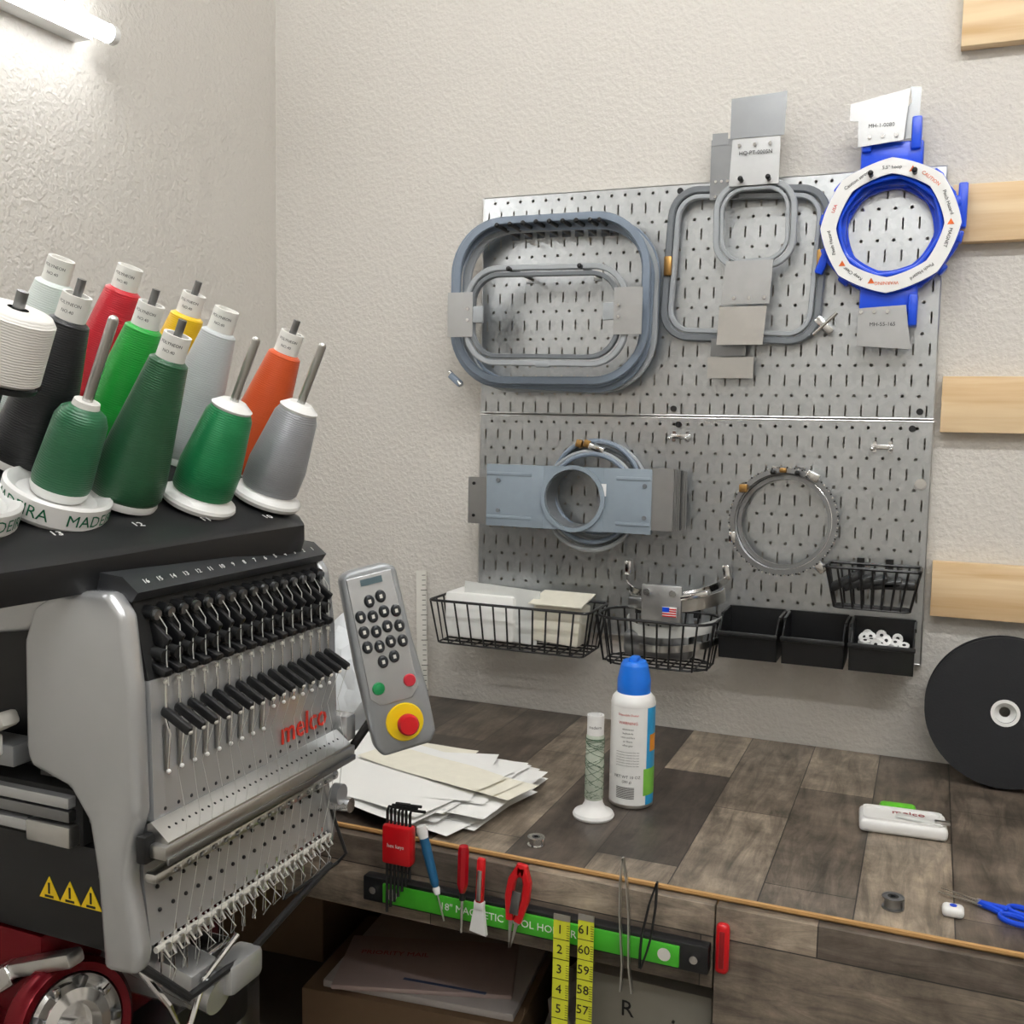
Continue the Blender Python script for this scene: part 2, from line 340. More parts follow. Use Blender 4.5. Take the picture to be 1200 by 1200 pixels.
# grey flat sleeve hoops
b=B();cx,cz=.220,S-.150
for i,(r,dx,dz,mt) in enumerate(((.088,.03,.012,GREYL),(.092,.022,.003,GREYD),(.084,.026,.02,GREY),(.090,.02,-.006,GREYL),(.080,.024,.0,GREY))):
    b.sweep([(cx+dx+r*cos(2*pi*k/48),-.03-.009*i,cz+dz+r*sin(2*pi*k/48)) for k in range(48)],.0042,mt,True)
for x in (.215,.23): b.box((x,-.05,S-.052),(.012,.02,.014),GOLD,.002,rot(15,'Y'))
b.box((.25,-.05,S-.06),(.03,.03,.012),CHROME,.002,rot(20,'Y'))
def sqr(w,h,cx_,cz_,n=48):
    o=[]
    for i in range(n):
        a=2*pi*i/n;c,s_=cos(a),sin(a);k=1/max(abs(c)/(w/2),abs(s_)/(h/2));o.append((cx_+c*k,cz_+s_*k))
    return o
def circ(r,n=48): return [(cx+r*cos(2*pi*i/n),cz+r*sin(2*pi*i/n)) for i in range(n)]
b.ring(sqr(.114,.114,cx,cz),circ(.053),XZ,-.098,-.082,PLG)
b.ring(circ(.060),circ(.053),XZ,-.103,-.098,PLG);b.ring(circ(.054),circ(.051),XZ,-.098,-.04,GREYD)
b.bb(.050,cx-.0565,-.0978,-.084,S-.207,S-.093,PLG,.001);b.bb(cx+.0565,.364,-.0978,-.084,S-.207,S-.093,PLG,.001)
for z in (-.110,-.190): b.bb(.052,.140,-.0995,-.0975,S+z-.003,S+z+.003,PLG,.001);b.bb(.300,.362,-.0995,-.0975,S+z-.003,S+z+.003,PLG,.001)
for x in (.074,.352):
    for z in (-.122,-.178): b.cyl((x,-.1,S+z),(x,-.096,S+z),.004,GREYD,seg=12)
b.bb(.012,.05,-.0955,-.0935,S-.205,S-.118,STEELM,0);b.cyl((.024,-.098,S-.13),(.024,-.0955,S-.13),.003,BLK);b.cyl((.024,-.098,S-.19),(.024,-.0955,S-.19),.003,BLK)
for i in range(7): b.bb(.362,.402+.0024*i,-.096+.0065*i,-.094+.0065*i,S-.199,S-.090-.001*i,STEELM if i!=4 else DKSTEEL,0)
b.box((.277,-.099,S-.132),(.01,.001,.022),WHT);
b.done('flat_magnetic_hoop_set')
# round chrome ring
b=B();cx,cz=.585,S-.176;MR=tr(cx,-.050,cz)@rot(82,'X')@rot(-6,'Y')
b.lathe([(.080,-.012),(.087,-.012),(.089,.012),(.081,.014),(.080,-.012)],CHROME,MR,64)
b.lathe([(.087,.0),(.0895,.0),(.0895,.003),(.087,.003)],DKSTEEL,MR,64);b.lathe([(.087,.014),(.0915,.014),(.0915,.0165),(.0825,.0165),(.0825,.014)],DKSTEEL,MR,64)
b.lathe([(.073,-.004),(.080,-.004),(.080,.004),(.073,.004),(.073,-.004)],DKSTEEL,MR,64)
for k in range(90):
    a=2*pi*k/90
    b.box(MR@Vector((.0915*cos(a),.0915*sin(a),.0155)),(.0025,.003,.0025),CHROME if k%2 else BLKM)
b.box((cx+.045,-.06,cz+.08),(.022,.018,.014),CHROME,.002,rot(25,'Y'));b.box((cx-.07,-.055,cz+.055),(.014,.014,.014),GOLD,.002);b.box((cx-.005,-.05,cz+.088),(.012,.02,.008),GOLD,.002)
b.box((cx+.06,-.06,cz-.07),(.028,.014,.016),CHROME,.003,rot(40,'Y'));b.box((cx-.085,-.06,cz-.03),(.012,.012,.02),CHROME,.002)
peg(b,cx+.02,cz+.083,-.07);peg(b,cx-.02,cz+.083,-.07)
b.done('round_cap_frame')
# loose hooks
for x,z in ((.395,-.035),(.735,-.045)):
    b=B();b.box((x,-.0235,S+z),(.035,.005,.008),CHROME,.001)
    for s1 in (-1,1): b.cyl((x+s1*.015,-.024,S+z),(x+s1*.015,-.05,S+z-.003),.003,CHROME);b.sph((x+s1*.015,-.05,S+z-.003),.0036,CHROME);b.box((x+s1*.012,-.022,S+z),(.006,.003,.018),CHROME)
    b.done('metal_peg_hook')
b=B();b.lathe([(.0,0),(.0095,0),(.0095,.003),(.008,.003)],CHROME,tr(.797,-.0215,S-.105)@rot(90,'X'),24);b.done('pegboard_knob')

# ---------------------------------------------------------------- baskets and bins
def basket(name,x0,x1,y0,y1,z0,z1,nx,ny,inset=.012,r=.0018,rc=.01):
    b=B()
    def loop(ins,z,rr): return [(px,py,z) for px,_,py in rrect((x0+x1)/2,(y0+y1)/2,(x1-x0)-2*ins,(y1-y0)-2*ins,rc,0,0,4)]
    b.sweep(loop(0,z1,r*1.4),r*1.4,BLKW,True);b.sweep(loop(inset,z0,r),r,BLKW,True)
    for k in range(nx+1):
        t=k/nx;x=x0+(x1-x0)*t;xi=x0+inset+(x1-x0-2*inset)*t
        e=rc*.5 if k in (0,nx) else 0
        b.sweep([(x,y0+e,z1),(xi,y0+inset+e,z0),(xi,y1-inset-e,z0),(x,y1-e,z1)],r,BLKW)
    for k in range(1,ny):
        t=k/ny;y=y0+(y1-y0)*t;yi=y0+inset+(y1-y0-2*inset)*t
        b.sweep([(x0,y,z1),(x0+inset,yi,z0),(x1-inset,yi,z0),(x1,y,z1)],r,BLKW)
    for x in (x0+.05,x1-.05): b.box((x,y1+.002,z1),(.012,.006,.02),BLKW)
    return b.done(name)
basket('wire_basket',-.040,.270,-.150,-.028,S-.428,S-.347,12,4)
basket('wire_basket',.278,.486,-.150,-.028,S-.432,S-.350,9,4,rc=.045)
basket('wire_basket',.660,.806,-.095,-.028,S-.310,S-.242,8,3,inset=.014)
b=B()   # backing sheets in basket
b.box((.05,-.085,S-.376),(.14,.08,.085),PAPER,.006);b.box((.09,-.115,S-.366),(.15,.002,.10),CLEAR,0,rot(3,'Y'))
b.box((.20,-.09,S-.378),(.09,.06,.07),CREAM,.004,rot(4,'Y'));b.box((.205,-.1,S-.333),(.10,.085,.002),CREAM,0,rot(8,'X'))
b.done('stabilizer_sheets')
b=B();bx=.405   # cap gripper in basket
for i,(r,z,h,mt) in enumerate(((.090,S-.283,.012,CHROME),(.084,S-.315,.022,STEEL),(.086,S-.36,.02,CLEAR),(.084,S-.39,.012,STEEL))):
    b.lathe([(r,-h/2),(r+.002,-h/2),(r+.002,h/2),(r,h/2),(r,-h/2)],mt,tr(bx,-.050,z)@rot(14 if i==0 else 6,'X')@rot(-5,'Y'),40,radians(182),radians(358))
b.bb(bx-.04,bx+.03,-.150,-.143,S-.355,S-.285,STEELM,.004);b.bb(bx-.002,bx+.022,-.1525,-.150,S-.338,S-.322,WHT)
b.bb(bx-.002,bx+.010,-.1532,-.1525,S-.330,S-.322,BLUE)
for k in range(4): b.bb(bx-.002,bx+.022,-.1531,-.1525,S-.338+.004*k,S-.336+.004*k,RED)
for x in (-.03,.015): b.cyl((bx+x,-.155,S-.298),(bx+x,-.145,S-.298),.006,CHROME)
b.box((bx+.05,-.135,S-.30),(.05,.03,.010),CHROME,.003,rot(-15,'Y'));b.box((bx-.02,-.09,S-.398),(.12,.06,.045),DKSTEEL,.01)
b.box((bx-.088,-.06,S-.272),(.012,.02,.026),CHROME,.002);b.box((bx+.088,-.06,S-.268),(.012,.02,.026),CHROME,.002,rot(-10,'Y'))
b.box((bx-.05,-.135,S-.32),(.03,.02,.02),DKSTEEL,.003)
b.done('cap_gripper_frame')
b=B()
for k in range(5): b.box((.690+.021*k,-.06,S-.268),(.012,.05,.05),BLK,.003,rot(60+7*k,'Y'))
b.done('black_clips')
def bin_(x0,x1,beads=False):
    b=B();y0,y1,z0,z1=-.125,-.024,S-.405,S-.335;t=.0025
    b.bb(x0+.004,x1-.004,y0+.008,y1,z0,z0+t,BLK);b.bb(x0,x1,y1-t,y1,z0,z1+.004,BLK)
    for x in (x0,x1-t): b.prism([(y1,z0),(y1,z1),(y0+.03,z1),(y0-.004,z1-.026),(y0+.006,z0)],lambda a,c,d:Vector((d,a,c)),x,x+t,BLK)
    b.prism([(y0-.004,z1-.026),(y0-.004+t,z1-.026),(y0+.006+t,z0),(y0+.006,z0)],lambda a,c,d:Vector((d,a,c)),x0,x1,BLK)
    b.bb(x0-.002,x1+.002,y0-.009,y0-.003,z1-.030,z1-.022,BLK,.002)
    for x in (x0,x1): b.bb(x-.002,x+.002,y0+.03,y1,z1-.004,z1+.002,BLK)
    if beads:
        for _ in range(46):
            M=tr(random.uniform(x0+.014,x1-.014),random.uniform(y0+.018,y1-.014),z0+.014+random.uniform(0,.034))@rot(random.uniform(0,90),'X')@rot(random.uniform(0,180),'Z')
            b.lathe([(0,-.004),(.0085,-.004),(.0085,.004),(0,.004)],WHT,M,12);b.lathe([(0,-.0045),(.003,-.0045),(.003,.0045),(0,.0045)],BLKM,M,8)
    b.done('storage_bin')
bin_(.494,.590);bin_(.598,.696);bin_(.704,.802,True)

# ---------------------------------------------------------------- table
PY=plank_mat('plank_laminate','y');PX=plank_mat('plank_laminate_front','x');PLY=mat('plywood_edge','#c69b62',.6)
b=B();TX0,TX1=XL+.002,1.9
b.bb(TX0,TX1,-.644,-.002,.795,.80,PY);b.bb(TX0,TX1,-.643,-.002,.778,.795,PLY);b.bb(TX0,TX1,-.648,-.643,.7970,.8006,PLY)
b.bb(TX0,.602,-.662,-.644,S-.682,S-.580,PX,.001);b.bb(.604,TX1,-.662,-.644,0,S-.580,PX,.001)
b.bb(TX0,TX0+.02,-.64,-.02,0,.778,PX);b.bb(TX1-.02,TX1,-.64,-.02,0,.778,PX);b.bb(.604,.622,-.64,-.02,0,.778,PX)
b.bb(TX0+.02,.604,-.63,-.02,S-.97,S-.95,mat('shelf_board','#4b433b',.6))
b.bb(TX0+.02,.604,-.02,-.004,0,.778,mat('shelf_back','#3a3531',.7))
b.done('workbench')

# ---------------------------------------------------------------- things on the table
b=B();L=lambda p,m,**k:b.lathe(p,m,None,40,**k)
L([(0,0),(.030,0),(.0325,.002),(.0325,.006)],STEEL);L([(.0325,.006),(.0325,.150)],WHT);L([(.0325,.150),(.033,.152),(.031,.160),(.026,.166),(.024,.168)],WHT)
L([(.024,.166),(.0245,.168),(.0245,.186),(.022,.198),(.020,.208)],BLUE2);L([(.020,.208),(.017,.214),(0,.2145)],BLUE2);b.box((0,0,.214),(.014,.022,.012),BLUE2,.003)
A=-75
L([(.0327,.006),(.0327,.150)],mat('label_blue','#2f9fd8',.35),a0=radians(A+40),a1=radians(A+140));L([(.0329,.02),(.0329,.06)],mat('label_green','#7cc14a',.35),a0=radians(A+32),a1=radians(A+100))
L([(.033,.085),(.033,.11)],mat('label_orange','#e0912a',.35),a0=radians(A+50),a1=radians(A+80))
wp=lambda a,z,r=.033:(lambda v:Vector((r*cos(radians(a)+v.x/r),r*sin(radians(a)+v.x/r),v.y+z)))
b.text('Disposable Duster',.0042,None,INKR,wp(A-12,.140));b.text('WARNING',.006,None,INKR,wp(A-12,.128))
for k,t in enumerate(('electronics','keyboards','vents and fans','air filters','office gear')): b.text(t,.0038,None,INK,wp(A-12,.119-.006*k))
b.text('NET WT 10 OZ',.006,None,INK,wp(A-12,.048));b.text('(283 g)',.005,None,INK,wp(A-12,.041))
for k in range(6): b.text('precautionary statement line text',.0026,None,INK,wp(A-12,.085-.004*k))
for k in range(9): L([(.0331,.016+.002*k),(.0331,.0168+.002*k)],INK,a0=radians(A-40),a1=radians(A+8))
b.done('compressed_air_can',tr(.424,-.397,.8005))
b=B();b.lathe([(0,0),(.029,0),(.030,.003),(.028,.007),(.018,.012),(.0135,.020),(.012,.03),(.012,.148),(.0095,.148),(.0095,.13),(0,.13)],WHT,None,36)
b.lathe([(.012,.025),(.0136,.028),(.0127,.118),(.012,.12)],mat('thread_sage','#bcc5b6',.7,bump=.5,ns=400),None,32)
TG=mat('thread_green_line','#4f6a53',.6)
for k in range(12):
    pts=[(.0135*cos(t*(.8+.13*k)+k*1.7),.0135*sin(t*(.8+.13*k)+k*1.7),.03+.085*(.5+.5*sin(t*.23+k))) for t in [i*.35 for i in range(40)]]
    b.sweep(pts,.0004,TG,seg=4)
b.text('madeira',.006,None,INK,wp(-75,.132,.0122));b.done('nearly_empty_thread_spool',tr(.390,-.472,.8005))
# stabiliser sheet stack
def sheets():
    b=B();z=.8012
    for i in range(20):
        w=random.uniform(.27,.33);d=random.uniform(.19,.24);a=random.uniform(-.32,.22);cx=random.uniform(0,.14);cy=random.uniform(-.53,-.46)
        if i>16: cx,cy,a,w,d=.18-.025*(i-17),-.475,-.26,.24,.075
        n=12;vs=[];fs=[]
        for p in range(n+1):
            for q in range(n+1):
                u=(p/n-.5)*w;v=(q/n-.5)*d;x=cx+u*cos(a)-v*sin(a);y=cy+u*sin(a)+v*cos(a)
                dz=.003*noise.noise(Vector((x*11,y*11,i*3.1)))
                zz=z+.004+dz*(1 if i>2 else .2)+(abs(u/w)**3)*.008*((i%4)-1.2)*(.3 if i<4 else 1)
                vs.append((x,max(y,-.655),max(zz,.8013+.0003*i)))
        for p in range(n):
            for q in range(n): o=p*(n+1)+q;fs.append([o,o+n+1,o+n+2,o+1])
        b.add(vs,fs,PAPER if i<=16 and i%5!=4 else CREAM);z+=.0015 if i<17 else .0020
    b.done('stabilizer_paper_stack',ang=60)
sheets()
# white plastic bag
bmh=bmesh.new();bmesh.ops.create_icosphere(bmh,subdivisions=4,radius=1)
for v in bmh.verts:
    p=v.co.copy();k=1+.22*noise.noise(p*2.1)+.12*abs(noise.noise(p*5+Vector((3,1,2))));v.co=Vector((p.x*.10*k,p.y*.09*k,max(-.088,p.z*.11*k)))
b=B();b.bm(bmh,mat('plastic_bag','#e9eef2',.35));b.done('white_plastic_bag',tr(-.14,-.24,.889),ang=25)
b=B();b.box((0,0,.13),(.022,.002,.26),OFFW)
for k in range(24): b.box((.006,-.0012,.02+.01*k),(.008 if k%5 else .014,.0006,.0012),INK)
b.done('ruler',tr(-.105,-.045,.801)@rot(-9,'X')@rot(-6,'Y'))
# reel
b=B();r=.117
b.lathe([(.016,-.024),(r,-.024),(r,-.018),(r-.006,-.018),(r-.006,.018),(r,.018),(r,.024),(.016,.024),(.016,-.024)],FOAM,None,72)
b.lathe([(.016,-.025),(.021,-.025),(.021,-.022),(.016,-.022),(.016,-.025)],WHT,None,32);b.lathe([(.008,-.010),(.016,-.018),(.016,.024)],WHT,None,32)
b.done('foam_tape_reel',tr(.938,-.075,.8015+r*1.0+.001)@rot(-96,'X'))
# white bobbin tray
b=B();b.box((0,0,.009),(.115,.062,.018),WHT,.006,seg=3);b.ring([(x,z) for x,_,z in rrect(0,0,.105,.052,.008,0)],[(x,z) for x,_,z in rrect(0,0,.099,.046,.008,0)],lambda x,z,d:Vector((x,z,d)),.017,.021,WHT)
b.text('melco',.018,tr(.008,.012,.0187),mat('logo_grey','#9a2a30',.5));b.box((.02,-.012,.021),(.06,.014,.003),CLEAR,.001,rot(-18,'Z'));b.box((-.005,.040,.012),(.05,.02,.02),mat('green_cover','#63c22e',.4),.006)
b.box((.05,-.018,.023),(.02,.010,.004),STEEL,.001)
b.done('white_tray',tr(.80,-.335,.8005)@rot(4,'Z'))
def bobbin(name,x,y,r=.0115,h=.012,mt=STEEL,mid=DKSTEEL):
    b=B();b.lathe([(.003,0),(r,0),(r,.0015),(r*.8,.0015),(r*.8,h-.0015),(r,h-.0015),(r,h),(.003,h),(.003,0)],mt,None,32);b.lathe([(.003,h+.0002),(r*.5,h+.0002)],mid,None,20)
    b.box((r*.9,0,h*.5),(.003,.006,h*.9),mt,.0008);b.done(name,tr(x,y,.8005))
bobbin('steel_bobbin',.352,-.602,mt=CHROME);bobbin('bobbin_case',.797,-.592,.0125,.014,DKSTEEL,BLK)
b=B();b.box((0,0,.006),(.024,.020,.012),WHT,.005,seg=3);b.cyl((0,0,.0121),(0,0,.0125),.004,BLUE);b.done('white_clip_box',tr(.862,-.583,.8005))
b=B()
for s1 in (-1,1):
    b.prism([(-.085,s1*.006-.0012),(-.02,.003*s1-.003),(0,-.004),(0,.004),(-.02,.003*s1+.003),(-.085,s1*.006+.0012)],lambda x,z,d:Vector((x,z,d)),.003+.0015*(s1>0),.0042+.0015*(s1>0),STEEL)
    b.sweep([(-.022,.0,.004),(.0,s1*.004,.004),(.02,s1*.009,.004)],.0042,BLUE)
    b.sweep([(.040+.022*cos(t*pi/10),s1*.017+.012*sin(t*pi/10),.004) for t in range(20)],.0036,BLUE,True)
b.cyl((-.022,0,.002),(-.022,0,.008),.004,STEEL)
b.done('blue_scissors',tr(.905,-.552,.8012)@rot(-22,'Z')@Matrix.Diagonal(Vector((.72,.8,1,1))))
b=B();b.box((0,0,.02),(.03,.05,.04),STEEL,.004);b.box((0,-.026,.02),(.02,.004,.03),DKSTEEL,.001);b.done('metal_clamp',tr(.985,-.19,.8005))

# ---------------------------------------------------------------- magnetic strip + tools
b=B();YS=-.684
b.bb(.134,.600,-.680,-.6625,S-.658,S-.624,BLK,.002);b.bb(.166,.566,YS,-.680,S-.654,S-.628,GRN,.001)
b.text('18" MAGNETIC TOOL HOLDER',.0135,tr(.345,YS-.0004,S-.641)@TF,WHT);
for x in (.180,.548): b.cyl((x,YS-.0004,S-.641),(x,YS,S-.641),.008,OFFW)
for x in (.150,.583): b.cyl((x,-.683,S-.641),(x,-.680,S-.641),.005,CHROME)
b.done('magnetic_tool_holder')
def tool(name,fn,x,top,rotY=0):
    b=B();fn(b);b.done(name,tr(x,YS-.0125,S+top)@rot(rotY,'Y'))
def allen(b):
    b.box((0,0,-.03),(.042,.018,.052),RED,.004);b.text('hex keys',.007,tr(0,-.0095,-.03)@TF,OFFW)
    for k in range(7):
        x=-.017+.0055*k;b.sweep([(x,0,-.125+.008*k),(x,0,.012+.002*(k%3)),(x+.002,0,.018+.003*(k%3)),(x+.022,0,.019+.003*(k%3))],.0019,BLKM,seg=6)
tool('hex_key_set',allen,.197,-.533)
def ripper(b):
    b.lathe([(0,0),(.006,0),(.0075,-.006),(.006,-.016)],WHT,None,20);b.lathe([(.006,-.016),(.0065,-.03),(.0055,-.075),(.004,-.080)],mat('teal_handle','#1c5d86',.4),None,20)
    b.lathe([(.004,-.080),(.005,-.083),(.0035,-.09)],WHT,None,20);b.cyl((0,0,-.09),(0,0,-.125),.0012,STEEL)
tool('seam_ripper',ripper,.229,-.533,-16)
def driver(b):
    b.lathe([(0,.0),(.006,-.001),(.0075,-.006),(.0075,-.05),(.004,-.062),(0,-.062)],mat('red_clear','#a3101c',.15),None,8);b.cyl((0,0,-.06),(0,0,-.115),.002,CHROME);b.cyl((0,0,-.064),(0,0,-.072),.004,BLK)
tool('screwdriver',driver,.290,-.548,1)
def brush(b):
    b.box((0,0,-.03),(.011,.008,.06),RED,.003);b.box((0,-.003,-.035),(.006,.005,.04),STEEL,.001);b.prism([(-.006,-.062),(.006,-.062),(.012,-.100),(-.011,-.097)],XZ,-.003,.003,WHT);b.box((0,0,-.062),(.014,.008,.012),WHT,.002)
tool('cleaning_brush',brush,.315,-.560,2)
def snips(b):
    for s1 in (-1,1):
        b.sweep([(s1*.002,0,-.0),(s1*.010,0,-.018),(s1*.011,0,-.04),(s1*.005,0,-.070)],0,RED,sec=rsec(.0050,.005),up=(0,1,0))
        b.prism([(s1*.008,-.062),(s1*.001,-.062),(s1*.001,-.108)],XZ,-.001+s1*.001,.001+s1*.001,STEEL)
    b.box((0,0,-.004),(.016,.010,.018),RED,.004);b.box((0,-.006,-.045),(.012,.002,.03),DKSTEEL,.001)
tool('thread_snips',snips,.370,-.562,8)
def tweez(mt,L):
    def f(b):
        for s1 in (-1,1): b.sweep([(0,0,0),(s1*.004,0,-.03),(s1*.0055,0,-.07),(s1*.004,0,-L*.8),(s1*.007 if L>.14 else s1*.001,0,-L)],0,mt,sec=[(-.001,-.003),(.001,-.003),(.001,.003),(-.001,.003)],up=(0,1,0))
    return f
tool('tweezers',tweez(STEEL,.165),.498,-.526,-3);tool('black_tweezers',tweez(BLKM,.11),.540,-.548,9)
def tape(name,x,w,z1,n0,st):
    b=B();b.bb(x-w/2,x+w/2,-.699,-.698,.12,S+z1,YELT);b.bb(x-w/2,x+w/2,-.6995,-.6975,S+z1-.006,S+z1+.001,STEEL)
    z=S+z1-.018;k=0
    while z>.3:
        b.text(str(n0+st*k),.016,tr(x-.002,-.6994,z)@TF,INK);b.bb(x-w/2,x+w/2,-.6993,-.699,z-.0125,z-.0118,INK)
        for q in range(7): b.bb(x+w/2-.004,x+w/2,-.6993,-.699,z-.012+.003*q,z-.0115+.003*q,INK)
        z-=.0254;k+=1
    b.done(name)
tape('measuring_tape',.424,.021,-.612,1,1);tape('measuring_tape',.455,.020,-.606,61,-1)
b=B();b.box((0,0,0),(.016,.012,.062),RED,.006,seg=3);b.box((0,-.006,0),(.006,.003,.045),mat('red_dark','#8a0d14',.4),.001);b.done('red_clip',tr(.614,-.6685,S-.626))
# things under the bench
b=B();b.box((0,0,.04),(.34,.24,.08),CARD,.003);b.box((.01,0,.0865),(.30,.22,.012),mat('mailer_white','#b9b2ae',.6),.003);b.box((.0,-.03,.096),(.27,.15,.008),mat('mailer_pink','#b3a09b',.6),.003,rot(12,'Z'))
b.text('PRIORITY MAIL',.016,tr(-.06,-.02,.1005)@rot(12,'Z'),mat('mail_red','#a34a44',.6));b.bb(-.02,.11,-.085,-.079,.0995,.1003,mat('mail_navy','#4a5675',.5));b.done('shipping_boxes',tr(.13,-.45,S-.949)@rot(6,'Z'))
b=B();b.box((0,0,.1),(.20,.2,.2),CARD,.003);b.done('cardboard_box',tr(-.22,-.3,S-.949)@rot(4,'Z'))
b=B();b.box((0,0,.115),(.175,.16,.23),mat('grey_card','#8a867c',.7),.002);b.text('R',.03,tr(-.02,-.081,.19)@TF,INK)
for k in range(8): b.cyl((.07-.03*(k%2),-.0815,.02+.024*k),(.07-.03*(k%2),-.08,.02+.024*k),.002,INK,seg=8)
b.done('labelled_box',tr(.508,-.54,S-.949))
b=B()
bmh=bmesh.new();bmesh.ops.create_icosphere(bmh,subdivisions=3,radius=1)
for v in bmh.verts:
    p=v.co.copy();k=1+.3*noise.noise(p*2.5);v.co=Vector((p.x*.05*k,p.y*.08*k,max(-.05,p.z*.06*k)))
b.bm(bmh,mat('poly_bag','#9a9794',.3));b.done('poly_bag',tr(.365,-.42,S-.898),ang=25)

# ---------------------------------------------------------------- embroidery machine
b=B();Y0,Y1=-1.178,-.905
side=[(.104,-.205),(.116,-.176),(.145,-.160),(.200,-.157),(.215,-.175),(.223,-.235),(.226,-.34),(.216,-.372),(.214,-.40),(.226,-.462),(.222,-.480),(.186,-.482),(.180,-.40),(.172,-.354),(.152,-.328),(.108,-.316),(.103,-.30)]
b.prism([(x,S+z) for x,z in side],XZ,Y0-.020,Y0,SILV,.007)
b.prism([(x,S+z) for x,z in side],XZ,Y1,Y1+.014,SILV,.004)
b.bb(.10,.205,Y0,Y1,S-.33,S-.17,BLK);b.bb(.175,.205,Y0,Y1,S-.465,S-.33,SILVD)
b.prism([(.175,S-.160),(.205,S-.160),(.222,S-.232),(.20,S-.235)],XZ,Y0,Y1,BLKM)
b.prism([(.140,S-.165),(.142,S-.148),(.152,S-.142),(.200,S-.146),(.216,S-.158),(.210,S-.166)],XZ,Y0-.004,Y1+.006,mat('number_strip','#2c2e31',.4))
NY=[Y0+.014+i*(Y1-Y0-.024)/15 for i in range(16)]
for i,y in enumerate(NY):
    b.text(str(16-i),.007,tr(.2085,y,S-.1512)@rot(38,'Y')@rot(90,'Z'),WHT)
hood=[(-.04,-.22),(-.03,-.175),(.01,-.152),(.07,-.142),(.145,-.140),(.15,-.17),(.10,-.20)]
b.prism([(x,S+z) for x,z in hood],XZ,Y0-.012,Y1+.004,SILV,.006)
b.prism([(.205,S-.232),(.224,S-.232),(.226,S-.355),(.205,S-.36)],XZ,Y0,Y1,SILV)
b.prism([(.205,S-.352),(.222,S-.352),(.214,S-.378),(.214,S-.405),(.221,S-.462),(.205,S-.466)],XZ,Y0,Y1,SILV)
for i,y in enumerate(NY):
    b.cyl((.196,y,S-.176),(.218,y,S-.178),.0060,BLK);b.cyl((.216,y,S-.178),(.221,y,S-.179),.0045,DKSTEEL)
    b.box((.216,y+.003,S-.196),(.030,.0055,.014),BLK,.002,rot(35,'Y'));b.cyl((.205,y,S-.210),(.228,y,S-.213),.0056,BLKM);b.box((.224,y-.002,S-.224),(.020,.010,.007),BLK,.002,rot(20,'Y'))
    b.sweep([(.218,y,S-.175),(.226,y+.004,S-.19),(.229,y,S-.215),(.231,y,S-.238)],.0005,WIRE,seg=4)
    b.cyl((.228,y,S-.236),(.228,y,S-.262),.0014,CHROME,seg=8);b.sph((.228,y,S-.235),.0022,OFFW)
    b.box((.239,y,S-.267),(.034,.0066,.009),BLK,.003,rot(28,'Y'));b.sph((.253,y,S-.275),.0022,OFFW)
    ze=-.312 if i<9 else -.294
    b.bb(.2255,.2266,y-.001,y+.001,S+ze,S-.272,DKSTEEL)
    b.sweep([(.226,y,S-.262),(.232,y,S-.28),(.229,y,S+ze)],.0010,CHROME,seg=6);b.sph((.230,y,S+ze),.0020,WHT)
    b.sweep([(.252,y,S-.275),(.240,y+.003*sin(i*2.1),S-.31),(.247,y+.002,S-.352),(.242,y+.004*sin(i),S-.40),(.232,y+.003*sin(i*3),S-.46),(.228,y,S-.495)],.0003,WIRE,seg=4)
    for z,xx in ((-.345,.2256),(-.416,.2166),(-.436,.2190)): b.sph((xx-.0005,y,S+z),.0019,BLKM)
    b.cyl((.219,y,S-.455),(.219,y,S-.482),.0026,CHROME,seg=10);b.cyl((.219,y,S-.482),(.219,y,S-.505),.0007,CHROME,seg=6)
    b.sweep([(.222,y-.005,S-.462),(.232,y-.004,S-.474),(.232,y+.004,S-.474),(.222,y+.005,S-.462)],.0011,STEEL,seg=6)
    b.box((.224,y,S-.468),(.010,.006,.008),STEEL,.001)
    b.sweep([(.222,y,S-.475),(.230+.004*sin(i*5),y+.006,S-.49),(.222,y+.009,S-.503-.004*cos(i*3))],.0005,WIRE,seg=4)
b.text('melco',.034,tr(.2275,-.958,S-.328)@TX,INKR,ext=.0006)
b.bb(.224,.248,Y0-.012,Y1+.014,S-.378,S-.366,STEEL,.002);b.prism([(.224,S-.352),(.228,S-.350),(.246,S-.364),(.246,S-.368),(.224,S-.368)],XZ,Y0-.006,Y1+.008,STEEL)
b.bb(.247,.250,Y0-.010,Y1+.012,S-.382,S-.376,DKSTEEL,.001)
for k in range(32):
    y=Y0+.006+k*(Y1-Y0-.01)/31;b.sph((.236,y,S-.3575),.0017,BLKM)
b.bb(.222,.232,Y0-.018,Y0+.006,S-.382,S-.358,BLK,.002)
b.bb(.222,.236,Y0-.010,Y1+.002,S-.402,S-.392,STEEL,.004)
for y in NY: b.sph((.236,y,S-.397),.0022,DKSTEEL);b.sph((.2375,y+.004,S-.395),.0012,WHT)
b.cyl((.235,Y1-.008,S-.415),(.245,Y1-.008,S-.415),.011,SILVD);b.cyl((.225,Y1+.002,S-.43),(.25,Y1+.002,S-.43),.008,CHROME)
b.sweep([(.224,Y0+.002,S-.466),(.226,Y1-.002,S-.466)],.0028,OFFW);b.sweep([(.222,Y1+.006,S-.44),(.238,Y1+.012,S-.49),(.23,Y1+.006,S-.5),(.22,Y1-.08,S-.505)],.002,BLK)
b.sweep([(.215,Y0-.004,S-.48),(.235,Y0+.03,S-.52),(.232,Y0+.12,S-.525),(.225,Y1,S-.50)],.004,BLK)
b.bb(-.30,.104,Y0+.02,Y1-.01,S-.335,S-.185,BLK,.006);b.bb(-.30,.176,Y0-.002,Y1-.01,S-.480,S-.385,BLK,.008)
b.bb(-.30,.154,Y0-.006,Y1,S-.385,S-.335,BLKM,.003)
